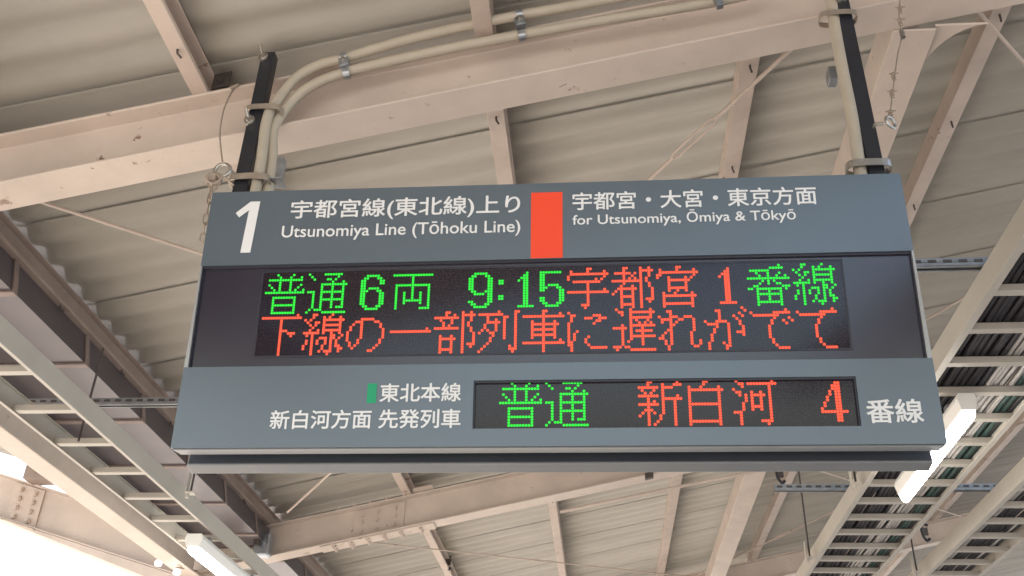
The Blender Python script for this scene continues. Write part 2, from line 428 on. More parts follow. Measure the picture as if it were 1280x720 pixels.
# ------------------------------------------------------------------ cable trays
def tray(xl, xr, z, u0, u1, first, step, label, lipl=.05, lipr=.035):
    t = thing('cable_tray', label, 'cable tray', (xl, u0, z), 'ladder cable trays hung below the roof')
    tk = .004; hh = .09
    for side in (-1, 1):
        wdt = lipl if side < 0 else lipr
        x0 = xl if side < 0 else xr - wdt
        if side < 0: prof = [(x0, z), (x0 + wdt, z), (x0 + wdt, z + tk), (x0 + tk, z + tk), (x0 + tk, z + hh - tk), (x0 + wdt, z + hh - tk), (x0 + wdt, z + hh), (x0, z + hh)]
        else: prof = [(xr, z + hh), (x0, z + hh), (x0, z + hh - tk), (xr - tk, z + hh - tk), (xr - tk, z + tk), (x0, z + tk), (x0, z), (xr, z)]
        b = MB(); b.prism(prof, u0, u1, lambda s, p, q: (p, s, q)); rel(t, b).build('side_rail', M['tray'], t, bevel=.0015)
    u = first
    while u < u1 - .05:
        b = MB(); b.box((xl + .004, u - .017, z + .006), (xr - .004, u + .017, z + .034)); rel(t, b).build('rung', M['tray'], t, bevel=.002)
        u += step
    return t
trR = tray(1.282, 1.735, 3.30, -3.0, 13.0, 2.887 - .262 * 21, .2635, 'cream ladder cable tray full of cables, with the glaring lamp under it', .030, .028)
trF = tray(2.01, 2.36, 3.30, -3.0, 13.0, 2.95 - .262 * 21, .2635, 'short looking cream cable tray beyond the glaring lamp, at the lower right edge', .030, .028)
trL = tray(-2.42, -2.13, 3.20, -3.0, 13.0, 3.226 - .36 * 16, .3595, 'empty beige ladder cable tray running under the box gutter', .016, .018)

def cable(x, u0, u1, z, r, m, label, group, ph):
    pts = []
    n = 60
    for k in range(n + 1):
        u = u0 + (u1 - u0) * k / n
        pts.append((x + .006 * math.sin(u * 1.3 + ph) + .004 * math.sin(u * 3.7 + 2 * ph), u, z + r + .003 * math.sin(u * 2.1 + ph * 3)))
    b = MB(); b.tube(pts, r, 7)
    return tag(b.build('cable', M[m], None), label, 'cable', group)
x = 1.318; k = 0
lay = ['cable_grey'] + ['cable_dark'] * 8 + ['cable_grey'] * 6 + ['cable_green', 'cable_green', 'cable_dark', 'cable_green']
LBL = {'cable_dark': 'black cable lying in the tray above the glaring lamp', 'cable_grey': 'pale grey cable lying in the cream tray right of the sign',
       'cable_green': 'dark green cable lying along one rail of the tray above the glaring lamp'}
GRP = {'cable_dark': 'black cables in the tray above the lamp', 'cable_grey': 'pale cables in the tray above the lamp', 'cable_green': 'green cables in the tray above the lamp'}
for m in lay:
    r = random.choice((.0105, .0115, .0125)) if m != 'cable_grey' else .0085
    x += r; cable(x, -2.5, 12.8, 3.336, r, m, LBL[m], GRP[m], k * 1.7); x += r + (.0015 if m != 'cable_grey' else .004); k += 1
x = 1.335
for i in range(10):            # an added second layer, mostly hidden, blocking light through gaps in the first
    cable(x, -2.5, 12.8, 3.362, .016, 'cable_dark', LBL['cable_dark'], GRP['cable_dark'], i * 2.3 + .7); x += .037
x = 2.05
for i, m in enumerate(['cable_dark', 'cable_grey', 'cable_grey', 'cable_dark', 'cable_dark', 'cable_dark', 'cable_dark', 'cable_dark', 'cable_grey', 'cable_dark']):
    r = .0125 if m == 'cable_dark' else .009
    x += r; cable(x, -2.5, 12.8, 3.336, r, m, ('black' if m == 'cable_dark' else 'pale grey') + ' cable lying in the short looking tray beyond the glaring lamp', ('black' if m == 'cable_dark' else 'pale') + ' cables in the short looking tray', i * 1.9); x += r + .003

# tray hangers: slotted struts and threaded rods
def strut(x0, x1, u, z, label):
    t = thing('slotted_strut', label, 'support strut', (x0, u, z), 'slotted struts carrying the cable trays')
    b = MB(); b.box((x0, u, z + .012), (x1, u + .041, z + .0145)); b.box((x0, u, z), (x1, u + .003, z + .029)); b.box((x0, u + .038, z), (x1, u + .041, z + .029))
    b.box((x0, u + .003, z - .003), (x1, u + .012, z)); b.box((x0, u + .029, z - .003), (x1, u + .038, z))
    rel(t, b).build('channel', M['galv'], t)
    n = int((x1 - x0) / .05)
    for k in range(n):
        xx = x0 + .025 + k * .05; b = MB(); b.box((xx - .014, u - .0012, z + .010), (xx + .014, u - .0002, z + .022))
        rel(t, b).build('slot', M['rod'], t)
strut(-2.56, -1.62, 3.86, 3.37, 'grey slotted strut running under the box gutter')
strut(1.0, 2.5, 2.885, 3.40, 'grey slotted strut between the sign and the right cable tray')
strut(.92, 2.6, 5.08, 3.40, 'grey slotted strut below the bottom right corner of the sign')
def hanger_rod(x, u, z0, z1, label, clamp=True):
    t = thing('hanger_rod', label, 'threaded rod', (x, u, z0), 'threaded rods hanging the cable trays')
    b = MB(); b.cyl((x, u, z0), (x, u, z1), .0055, 8); rel(t, b).build('rod', M['rod'], t)
    if clamp:
        b = MB(); b.box((x - .020, u - .022, z0 - .006), (x + .022, u + .022, z0 + .004)); b.tube([(x - .014, u, z0 - .006), (x - .014, u, z0 - .026)], .010, 6)
        b.box((x - .024, u - .018, z0 - .004), (x - .018, u + .018, z0 + .10))
        rel(t, b).build('rail_clamp', M['tray'], t, bevel=.002)
hanger_rod(1.245, 6.0, 3.30, ZR + sh(1.245), 'threaded rod below the sign, left of the right cable tray')
hanger_rod(1.245, 4.72, 3.30, ZR + sh(1.245), 'threaded rod at the tray rail just under the sign bottom')
hanger_rod(1.945, 6.3, 3.30, ZR + sh(1.945), 'farther threaded rod between the two right hand cable trays')
hanger_rod(-2.02, 4.55, 3.20, 3.90, 'threaded rod clamped to the rail of the empty cable tray')
hanger_rod(-2.28, 3.88, 3.20, 3.66, 'threaded rod through the slotted strut under the gutter', False)
# small black cable clip hanging on the purlins
def hook(px_, py_, u, label):
    c = at_u(px_, py_, u)
    t = thing('cable_hook', label, 'hook', c)
    b = MB(); b.tube(smooth_path([c + Vector((.03, 0, .12)), c + Vector((-.005, 0, .125)), c + Vector((-.02, 0, .09)), c + Vector((-.012, .004, .03)), c + Vector((.012, .006, .004)), c + Vector((.032, .004, .02))], 6), .011, 8)
    rel(t, b).build('bracket', M['blackpaint'], t)
    b = MB(); b.obox(c + Vector((.006, .012, .075)), Vector((1, 0, 0)), Vector((0, 1, 0)), Vector((0, 0, 1)), (.022, .010, .03)); rel(t, b).build('clamp_plate', M['rod'], t, bevel=.004)
hook(976, 604, 6.7, 'small black bracket hanging on a purlin below the sign, right side')
hook(1237, 553, 5.0, 'small black bracket close to the rail of the cable tray beyond the glaring lamp')
hook(1158, 676, 7.6, 'small black bracket between the two cable filled trays, low in the photo')
hook(559, 712, 8.9, 'small black bracket on a purlin at the bottom edge, below the sign')

# ------------------------------------------------------------------ lamps
def lamp(x, u0, u1, z, label, hw=.045, tw=.030):
    t = thing('fluorescent_lamp', label, 'lamp', (x, u0, z), 'tube lamps hung under the cable trays')
    b = MB(); prof = [(-hw * .7, z + .055), (-hw, z + .10), (-hw * .8, z + .125), (hw * .8, z + .125), (hw, z + .10), (hw * .7, z + .055)]
    b.prism(prof, u0, u1, lambda s, p, q: (x + p, s, q)); rel(t, b).build('housing', M['lampbody'], t, bevel=.004)
    b = MB(); n = 12
    pr = [(tw * math.cos(math.pi * k / n), z + .054 - .040 * math.sin(math.pi * k / n)) for k in range(n + 1)]
    b.prism(pr, u0 + .015, u1 - .015, lambda s, p, q: (x + p, s, q)); b.sm = [True] * len(b.sm)
    o = rel(t, b).build('tube_cover', M['tube'], t)
    o.data.polygons.foreach_set('use_smooth', [len(p.vertices) == 4 for p in o.data.polygons])
    b = MB()
    for uu in (u0 + .2, u1 - .2): b.box((x - .015, uu - .02, z + .125), (x + .015, uu + .02, z + .16))
    rel(t, b).build('mount', M['galv'], t)
lamp(1.425, 3.62, 4.60, 3.146, 'glaring white tube lamp close behind the corner of the sign, under the cable filled tray', .038, .025)
lamp(-2.19, 5.09, 6.27, 3.036, 'lit white tube lamp under the empty cable tray, beside the bolted rafter', .05, .030)
for px_, py_, lb in ((198, 704, 'small glowing bulb lamp hung just before the left rafter, the upper of two'), (221, 715, 'small glowing bulb lamp hung just before the left rafter, the lower of two')):
    c = at_u(px_, py_, 6.55)
    t = thing('bulb_lamp', lb, 'lamp', c)
    n = 10; vs = []; fs = []
    b = MB(); b.tube([c + Vector((0, 0, -.014)), c + Vector((0, 0, .014))], .022, 14); rel(t, b).build('bulb', M['bulb'], t, bevel=.008)
    b = MB(); b.tube([c + Vector((0, 0, .0145)), c + Vector((0, 0, .03))], .016, 10); b.tube([c + Vector((0, 0, .03)), Vector((c.x, 6.9, c.z + .10))], .006, 6); rel(t, b).build('holder', M['purlin_dark'], t)
# ------------------------------------------------------------------ the sign
SO = Vector((-.146877, 2.436119, 3.002987))
E1 = Vector((1, 0, 0)); E2 = Vector((0, -.16259, .986694)); E3 = Vector((0, -.986694, -.16259))
sign = thing('departure_sign', 'grey hanging platform sign with green and red dot displays under the station roof', 'platform sign', SO)
sign.matrix_world = Matrix(((E1.x, E2.x, E3.x, SO.x), (E1.y, E2.y, E3.y, SO.y), (E1.z, E2.z, E3.z, SO.z), (0, 0, 0, 1)))
YT, YB = .4015, -.3985
def hw(y): return 1.034 + (YT - y) / (YT - YB) * .018      # slightly wider at the foot
CX = .004
# housing
b = MB(); dz = -.082
outer = [(-hw(YB) + CX, YB), (hw(YB) + CX, YB), (hw(YT) + CX, YT), (-hw(YT) + CX, YT)]
b.prism([(x, y) for x, y in outer], -.016, dz, lambda s, p, q: (p, q, s))
# recess pocket is made by the front panel standing proud of the housing
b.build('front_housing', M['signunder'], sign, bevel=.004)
# front panel with two openings
W1 = (-1.031, 1.038, -.163, .1545)
W2 = (-.198, .8425, -.3495, -.2125)
def panel(y0, y1, holes, name, m, z0=-.0165, z1=.0):
    b = MB()
    xs = sorted(set([h[0] for h in holes] + [h[1] for h in holes])); ys = sorted(set([y0, y1] + [h[2] for h in holes] + [h[3] for h in holes]))
    for j in range(len(ys) - 1):
        ya, yb = ys[j], ys[j + 1]
        hs = [h for h in holes if h[2] <= ya + 1e-6 and h[3] >= yb - 1e-6]
        spans = []
        if hs: spans = [(None, hs[0][0]), (hs[0][1], None)]
        else: spans = [(None, None)]
        for a, c in spans:
            l0 = (-hw(ya) + CX if a is None else a); l1 = (-hw(yb) + CX if a is None else a)
            r0 = (hw(ya) + CX if c is None else c); r1 = (hw(yb) + CX if c is None else c)
            vs = [(l0, ya, z0), (r0, ya, z0), (r1, yb, z0), (l1, yb, z0), (l0, ya, z1), (r0, ya, z1), (r1, yb, z1), (l1, yb, z1)]
            b.add(vs, [(3, 2, 1, 0), (4, 5, 6, 7), (0, 1, 5, 4), (1, 2, 6, 5), (2, 3, 7, 6), (3, 0, 4, 7)])
    return b.build(name, m, sign)
panel(.1545, YT, [], 'top_panel', M['signface'])
for sx in (-1, 1):
    b = MB(); xa, xb = (W1[0], None) if sx < 0 else (W1[1], None)
    ya, yb = -.163, .1545; q0, q1 = sx * hw(ya) + CX, sx * hw(yb) + CX
    vs = [(xa, ya, z) for z in (-.0165, 0)] + [(q0, ya, z) for z in (-.0165, 0)] + [(q1, yb, z) for z in (-.0165, 0)] + [(xa, yb, z) for z in (-.0165, 0)]
    b.add(vs, [(0, 2, 4, 6), (1, 3, 5, 7), (0, 1, 3, 2), (2, 3, 5, 4), (4, 5, 7, 6), (6, 7, 1, 0)])
    b.build('side_frame', M['signbox'], sign)
panel(YB, -.163, [W2], 'bottom_panel', M['signface'])
# display windows (slightly sunk)
b = MB(); b.box((W1[0] + .0005, W1[2] + .0005, -.0158), (W1[1] - .0005, W1[3] - .0005, -.0140)); win = b.build('display_window', M['acrylic'], sign)
b = MB(); F = (-.8415, .8415, -.1275, .1330)
b.box((F[0], F[2], -.0139), (F[1], F[3], -.0130)); b.build('led_board', M['board'], win)
b = MB(); fw = .006
for a, c, d, e in ((F[0] - fw, F[1] + fw, F[3], F[3] + fw), (F[0] - fw, F[1] + fw, F[2] - fw, F[2]), (F[0] - fw, F[0], F[2], F[3]), (F[1], F[1] + fw, F[2], F[3])):
    b.box((a, d, -.0139), (c, e, -.0122))
b.build('board_frame', M['edge'], win)
b = MB(); ew = .004
for a, c, d, e in ((W1[0], W1[1], W1[3] - .007, W1[3]), (W1[0], W1[0] + ew, W1[2], W1[3] - .007), (W1[1] - ew, W1[1], W1[2], W1[3] - .007)):
    b.box((a + .0006, d, -.0139), (c - .0006, e - .0006, -.0060))
b.build('window_edge', M['edge'], win)
b = MB(); b.box((W2[0] + .0005, W2[2] + .0005, -.0158), (W2[1] - .0005, W2[3] - .0005, -.0130)); win2 = b.build('display_window', M['board'], sign)
b = MB()
for a, c, d, e in ((W2[0], W2[1], W2[3] - .006, W2[3]), (W2[0], W2[0] + .005, W2[2], W2[3] - .006), (W2[1] - .005, W2[1], W2[2], W2[3] - .006)):
    b.box((a + .0006, d, -.0129), (c - .0006, e - .0006, -.0040))
b.build('window_edge', M['edge'], win2)
# underside lip and rear unit (the sign is two boxes back to back, each leaning to its reader)
b = MB(); b.prism([(-hw(YB) + CX + .002, -.010), (hw(YB) + CX - .002, -.010), (hw(YB) + CX - .002, -.072), (-hw(YB) + CX + .002, -.072)], YB - .0032, YB - .0005, lambda s, p, q: (p, s, q))
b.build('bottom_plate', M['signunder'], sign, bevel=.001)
inv = sign.matrix_world.inverted()
def tosign(mb): mb.v = [tuple(inv @ Vector(v)) for v in mb.v]; return mb
y0, z0 = 2.628, 2.607
h_ = .80; e2 = Vector((0, .16259, .986694)); e3 = Vector((0, .986694, -.16259))
b = MB(); x0, x1 = SO.x - 1.050, SO.x + 1.056
P0 = Vector((0, y0, z0))
vs = []
for xx in (x0, x1):
    for a_, c_ in ((0, 0), (0, .050), (h_, .050), (h_, 0)):
        p = P0 + e2 * a_ + e3 * c_; vs.append((xx, p.y, p.z))
b.add(vs, [(0, 1, 2, 3), (7, 6, 5, 4), (0, 4, 5, 1), (1, 5, 6, 2), (2, 6, 7, 3), (3, 7, 4, 0)])
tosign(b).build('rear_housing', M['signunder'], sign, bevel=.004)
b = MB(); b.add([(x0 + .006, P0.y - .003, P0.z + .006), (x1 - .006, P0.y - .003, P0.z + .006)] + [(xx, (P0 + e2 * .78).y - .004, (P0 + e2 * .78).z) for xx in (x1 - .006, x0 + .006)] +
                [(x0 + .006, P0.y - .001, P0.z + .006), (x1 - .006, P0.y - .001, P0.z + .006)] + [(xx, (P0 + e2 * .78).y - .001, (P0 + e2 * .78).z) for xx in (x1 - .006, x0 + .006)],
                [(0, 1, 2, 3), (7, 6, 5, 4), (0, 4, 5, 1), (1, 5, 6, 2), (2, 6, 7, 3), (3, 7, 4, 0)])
tosign(b).build('shaded_inner_panel', M['signdark'], sign)  # rear box's inner face; shade of the gap is put into its dark colour
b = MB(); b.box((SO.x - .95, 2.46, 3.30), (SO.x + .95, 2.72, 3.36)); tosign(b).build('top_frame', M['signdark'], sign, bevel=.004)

# -------- printed lettering
def text_part(s, x0, x1, yb, yt, dil, name='lettering', m='white', words=True):
    """one printed line: every word becomes a part; strokes are thickened by a few shifted copies"""
    cu = bpy.data.curves.new(name, 'FONT'); cu.body = s; cu.size = 1.0; cu.resolution_u = 4
    o = bpy.data.objects.new(name, cu); COL.objects.link(o)
    dg = bpy.context.evaluated_depsgraph_get(); dg.update()
    me = bpy.data.meshes.new_from_object(o.evaluated_get(dg))
    bpy.data.objects.remove(o); bpy.data.curves.remove(cu)
    V = [v.co.copy() for v in me.vertices]; F = [tuple(p.vertices) for p in me.polygons]
    bpy.data.meshes.remove(me)
    par = list(range(len(V)))
    def find(a):
        while par[a] != a: par[a] = par[par[a]]; a = par[a]
        return a
    for f in F:
        for a in f[1:]: par[find(a)] = find(f[0])
    isl = {}
    for i in range(len(V)): isl.setdefault(find(i), []).append(i)
    iv = sorted((min(V[i].x for i in g), max(V[i].x for i in g), k) for k, g in isl.items())
    groups = []; end = -9
    gap = .19
    for a, c, k in iv:
        if a - end > gap: groups.append(set())
        groups[-1].add(k); end = max(end, c)
    ax = min(v.x for v in V) - dil; bx = max(v.x for v in V) + dil; ay = min(v.y for v in V) - dil; by = max(v.y for v in V) + dil
    for gset in groups:
        b = MB()
        for q, (dx, dy) in enumerate(((0, 0), (1, 0), (-1, 0), (0, 1), (0, -1), (.7, .7), (-.7, .7), (.7, -.7), (-.7, -.7))):
            fs = [f for f in F if find(f[0]) in gset]
            idx = {}; vs = []
            for f in fs:
                for i in f:
                    if i not in idx:
                        idx[i] = len(vs); v = V[i]
                        vs.append(((v.x + dx * dil - ax) / (bx - ax) * (x1 - x0) + x0, (v.y + dy * dil - ay) / (by - ay) * (yt - yb) + yb, .0008 + q * .00012))
            b.add(vs, [tuple(idx[i] for i in f) for f in fs])
        mesh = bpy.data.meshes.new(name); mesh.from_pydata(b.v, [], b.f); mesh.materials.append(M[m])
        q = bpy.data.objects.new(name, mesh); COL.objects.link(q); q.parent = sign
text_part('宇都宮線(東北線)上り', -.775, -.0735, .294, .366, .014)
text_part('Utsunomiya Line (Tōhoku Line)', -.796, -.0725, .229, .283, .010)
text_part('宇都宮・大宮・東京方面', .0825, .793, .3075, .367, .014)
text_part('for Utsunomiya, Ōmiya & Tōkyō', .082, .728, .2505, .3015, .010)
text_part('東北本線', -.4625, -.2325, -.2725, -.2185, .015)
text_part('新白河方面 先発列車', -.770, -.231, -.3475, -.293, .015)
text_part('番線', .859, 1.006, -.3425, -.2765, .016)
def flat(poly, name, m, zz=.0012):
    b = MB(); n = len(poly)
    b.add([(x, y, zz) for x, y in poly] + [(x, y, .0002) for x, y in poly], [tuple(range(n))] + [(k, (k + 1) % n, n + (k + 1) % n, n + k) for k in range(n)])
    return b.build(name, M[m], sign)
flat([(-.9475, .3285), (-.9045, .366), (-.8745, .366), (-.8870, .195), (-.9175, .195), (-.9065, .3375), (-.9355, .3135)], 'platform_number', 'white')
flat([(-.041, .156), (.0525, .156), (.0525, .370), (-.041, .370)], 'orange_line_bar', 'orange')
flat([(-.4985, -.2745), (-.4720, -.2745), (-.4720, -.2180), (-.4985, -.2180)], 'green_line_bar', 'greenbar')

# -------- LED characters
def rows(s):
    out = []
    for line in s.strip().split('|'):
        r = set()
        for tok in line.split():
            if '-' in tok: a, c = tok.split('-'); r |= set(range(int(a), int(c) + 1))
            else: r.add(int(tok))
        out.append(r)
    return out
GL = {}
GL['fu'] = '4 10|5 9 13|1-13|5 9|1 5 9 13|2 5 9 12|3 5 9 11 14|0-14||3-11|3 11|3 11|3-11|3 11|3 11|3-11'
GL['tsu'] = '0 6-12|1 11|2 7 8 10|9 13|5-14|5 9 13|5 9 13|0-2 5-13|2 5 9 13|2 5 9 13|2 5-13|2 5 9 13|2 5 9 13|2 5 9 11-13|1 3-5|0 6-14'
GL['6'] = '|2-6|1 2 6 7|0 1 7 8|0 1 7 8|0 1|0 1 3-6|0-2 6 7|0 1 7 8|0 1 7 8|0 1 7 8|0 1 7 8|0 1 7 8|1 2 6 7|2-6|'
GL['ryo'] = '|0-14|7|7|7|1-13|1 7 13|1 7 13|1 4 7 10 13|1 4 7 10 13|1 4 7 10 13|1 4-10 13|1 4 10 13|1 13|1 10-13|'
GL['9'] = '|2-6|1 2 6 7|0 1 7 8|0 1 7 8|0 1 7 8|0 1 7 8|0 1 7 8|1 2 6-8|2-5 7 8|7 8|7 8|0 1 7 8|1 2 6 7|2-6|'
GL['colon'] = '||||0 1|0 1|||||0 1|0 1||||'
GL['1'] = '|3|2 3|1-3|0 2 3|2 3|2 3|2 3|2 3|2 3|2 3|2 3|2 3|2 3|0-5|'
GL['5'] = '|0-7|0 1|0 1|0 1|0 1|0 1 3-6|0-2 6 7|0 1 7 8|7 8|7 8|0 1 7 8|0 1 7 8|1 2 6 7|2-6|'
GL['u'] = '7 8|1 7 13|1-14|0 13|0 10 12|2-11|7|7|7 13|0-14|7|7|7|7|5-7|6'
GL['to'] = '4 5 10 13|4 10-14|1-6 8 10 13|4 7 10 13|4 6 8 10 12|0-10 12|4 10 13|3 7 10 13|2-8 10 14|1 3 7 10 14|0 3 7 10 14|3-7 10 14|3 7 10 12-14|3 7 10 13|3-7 10|3 7 10'
GL['miya'] = '7 8|1 7 13|1-14|0 1 13|0 4 10 12|4-11|4 10|4 10|4-10|4 7 10|2 6 12|2-13|2 12|2 12|2-12|2 12'
GL['ban'] = '11|8-12|1-7|3 7 11|4 7 10 13|0-14|5 7 9|4 7 10 11|2 3 12-14|0 1 3-11 13|3 7 11|3-11|3 7 11|3 7 11|3-11|3 11'
GL['sen'] = '3 4 10|3 7 9 13|0 2 7-14|1 4 5 7 13|2 4 7-13|3 7 13|2 5 7-13|0-5 7 10 13|1 3 10 11 14|3 6-8 10 11 13|1 3 5 8 10 12|1 3 5 8 10 12|0 3 7 10 12 13|0 3 7 10 13 14|3 6 8-10 13|3 9'
GL['shimo'] = '13|0-14|7|7|7|7|7-9|7 10-12|7 11|7|7|7|7|7|7|7'
GL['no'] = '||5-9|3 4 5 10 11|2 5 12|1 5 12|1 5 13|0 5 13|0 5 13|0 5 13|0 4 12|1 4 12|1 3 11|2 10|8 9|'
GL['ichi'] = '||||||13|0-14||||||||'
GL['bu'] = '4 5 10 13|4 7 10-14|0-8 10 13|2 6 10 13|3 6 10 12|3 5 10 12|0-8 10 13|10 13|10 14|2 6 10 14|2-7 10 14|2 6 10 14|2 6 10 12-14|2 6 10 13|2-6 10|2 6 10'
GL['retsu'] = '7 13 14|0-8 13|3 9 10 13|3 6 9 13|3-7 9 13|2 6 9 13|2 6 9 13|1 3 6 9 13|0 4 5 9 13|5 9 13|4 9 13|4 13|3 13|2 11 13|1 11-13|0 12'
GL['sha'] = '7 8|7 13|0-14|7|3 7 11|3-12|3 7 11|3-11|3 7 11|3-11|3 7 11|7 13|0-14|7|7|7'
GL['ni'] = '|0|1 2 9-11|1 6-8 11-13|1 10 11|0 9|0|0|0 3|0 2|0 2 7|0 2 6|0 1 6|0 1 7|1 8-13|1'
GL['oku'] = '1 6 13|2 3 6-14|3 6 13|6-13|6 8 12|6 9 11 13|3 6-14|0-4 6 10|3 6 8-13|3 6 10|3 6-14|3 6 10|3 5 10|3 10|0-2 4 5|1 6-14'
GL['re'] = '|3 4|4|0 4-6 9-11|1-4 7 8 12|1 4 6 12|4 5 12|4 12|3 4 12|2 4 11|1 4 11|0 1 4 11|2 4 11 14|2 4 11 14|3 12 13|3'
GL['ga'] = '13|4 5 14|5 12|5 10 13|5 11|0 4-7 12|1-4 8 12|4 8 13|3 8 13|3 8 11-13|2 8 13|2 8|2 8|1 6 8|1 7 8|1 7'
GL['de'] = '|12|0 8-13|1-9|8 13|7 11 14|7 12|6|6|6|6|6|7|7|8|9-12'
GL['te'] = '|12|0 8-13|1-9|8|7|7|6|6|6|6|6|7|7|8|9-12'
GL['shin'] = '3 4 13|3 8 12-14|0-6 8-11|1 5 8|2 4 8|0-6 8 13|3 8-14|3 5 8 12|0-6 8 12|3 8 12|2-4 8 12|1 3 5 8 12|0 3 7 12|3 7 12|3 6 12|3 5 12'
GL['haku'] = '6 7|6|1 5 11|1-12|1 11|1 11|1 11|1 11|1-11|1 11|1 11|1 11|1 11|1 11|1-11|1 11'
GL['ka'] = '1 13|2 3 5-14|3 12|0 12|1 2 6 9 12|2 4 6-10 12|4 6 9 12|4 6 9 12|3 6 9 12|3 6-9 12|3 6 9 12|0-2 12|2 12|2 12|2 9-12|2 11'
GL['4'] = '|5 6|4-6|4-6|3 5 6|3 5 6|2 5 6|2 5 6|1 5 6|1 5 6|0 5 6|0-8|5 6|5 6|5 6|'
def led_line(items, x0, y0, mkey, name, rad, zz=-.0122, parent=None):
    n = 8
    for key, c0 in items:
        b = MB()
        for r, cols in enumerate(rows(GL[key])):
            for c in cols:
                x = x0 + (c0 + c) * .008; y = y0 - r * .008
                o = len(b.v)
                b.v += [(x + rad * math.cos(2 * math.pi * (k + .5) / n), y + rad * math.sin(2 * math.pi * (k + .5) / n), zz) for k in range(n)] + [(x, y, zz + .0015)]
                b.f += [(o + k, o + (k + 1) % n, o + n) for k in range(n)]
        me = bpy.data.meshes.new(name); me.from_pydata(b.v, [], b.f); me.materials.append(M[mkey])
        me.polygons.foreach_set('use_smooth', [True] * len(me.polygons))
        o = bpy.data.objects.new(name, me); COL.objects.link(o); o.parent = parent
X0, YA, YL = -103.5 * .008, 15.5 * .008, -.5 * .008
led_line([('fu', 0), ('tsu', 16), ('6', 36), ('ryo', 48), ('9', 76), ('colon', 87), ('1', 94), ('5', 102), ('ban', 176), ('sen', 192)], X0, YA, 'led_g', 'led_character', .0039, parent=win)
led_line([('u', 112), ('to', 128), ('miya', 144), ('1', 166)], X0, YA, 'led_r', 'led_character', .0044, parent=win)
led_line([('shimo', 0), ('sen', 16), ('no', 32), ('ichi', 48), ('bu', 64), ('retsu', 80), ('sha', 96), ('ni', 112), ('oku', 128), ('re', 144), ('ga', 160), ('de', 176), ('te', 192)], X0, YL, 'led_r', 'led_character', .0044, parent=win)
X2, Y2 = -15.42 * .008, -27.29 * .008
led_line([('fu', 0), ('tsu', 16)], X2, Y2, 'led_g', 'led_character', .0039, parent=win2)
led_line([('shin', 48), ('haku', 64), ('ka', 80), ('4', 109)], X2, Y2, 'led_r', 'led_character', .0044, parent=win2)

# ------------------------------------------------------------------ sign hangers
HU = 2.516
def band(b, c, rx, ru, h, tk=.003):
    """a flat strap bent round the bar and its conduit"""
    n = 20; pr = []
    for k in range(n):
        a = 2 * math.pi * k / n; ca, sa = math.cos(a), math.sin(a)
        ex = .55
        pr.append((math.copysign(abs(ca) ** ex, ca), math.copysign(abs(sa) ** ex, sa)))
    vs = []
    for dz_, gr in ((0, 0), (h, 0), (h, tk), (0, tk)):
        vs += [(c[0] + p * (rx + gr), c[1] + q * (ru + gr), c[2] + dz_) for p, q in pr]
    fs = []
    for a_, c_ in ((0, 1), (1, 2), (2, 3), (3, 0)):
        fs += [(a_ * n + k, a_ * n + (k + 1) % n, c_ * n + (k + 1) % n, c_ * n + k) for k in range(n)]
    b.add(vs, fs, False)
def wing_bolt(t, c):
    c = Vector(c); b = MB()
    b.tube([c, c + Vector((0, -.012, 0))], .019, 14); b.tube([c + Vector((0, -.012, 0)), c + Vector((0, -.024, 0))], .013, 6)
    b.tube([c + Vector((0, -.024, 0)), c + Vector((-.008, -.036, .028))], .006, 8)
    rel(t, b).build('bolt', M['zinc'], t)
def hanger(x, ztop, label):
    t = thing('hanger_bar', label, 'hanger', (x, HU, 3.38), 'black steel bars holding up the sign')
    b = MB(); w2 = .024; d = .02
    prof = [(x - w2, HU - d), (x + w2, HU - d), (x + w2, HU + d), (x + w2 - .005, HU + d), (x + w2 - .005, HU - d + .005), (x - w2 + .005, HU - d + .005), (x - w2 + .005, HU + d), (x - w2, HU + d)]
    b.prism(prof, 3.36, ztop, lambda s, p, q: (p, q, s)); rel(t, b).build('bar', M['blackpaint'], t, bevel=.003)
    return t
hL = hanger(-1.152, 4.115, 'black hanger bar with two cream conduits strapped to it')
wing_bolt(hL, (-1.163, HU - .021, 4.085)); wing_bolt(hL, (-1.163, HU - .021, 3.79))
b = MB(); band(b, (-1.127, HU - .004, 3.835), .062, .030, .022); rel(hL, b).build('strap', M['strap'], hL)
b = MB(); band(b, (-1.127, HU - .004, 3.535), .066, .030, .024); rel(hL, b).build('strap', M['strap'], hL)
b = MB(); b.box((-1.10, HU - .015, 3.55), (-1.02, HU + .045, 3.556)); b.box((-1.085, HU + .012, 3.556), (-1.035, HU + .045, 3.66)); rel(hL, b).build('side_bracket', M['galv'], hL, bevel=.003)
hR = hanger(.872, 4.36, 'black hanger bar with one cream conduit strapped to it')
wing_bolt(hR, (.868, HU - .021, 4.255))
b = MB(); band(b, (.850, HU - .004, 4.17), .062, .030, .022); rel(hR, b).build('strap', M['strap'], hR)
b = MB(); band(b, (.852, HU - .004, 3.515), .066, .032, .026); rel(hR, b).build('strap', M['zinc'], hR)
b = MB(); b.box((.815, 2.60, 3.99), (.845, 2.65, 4.045)); rel(hR, b).build('side_bracket', M['galv'], hR, bevel=.003)

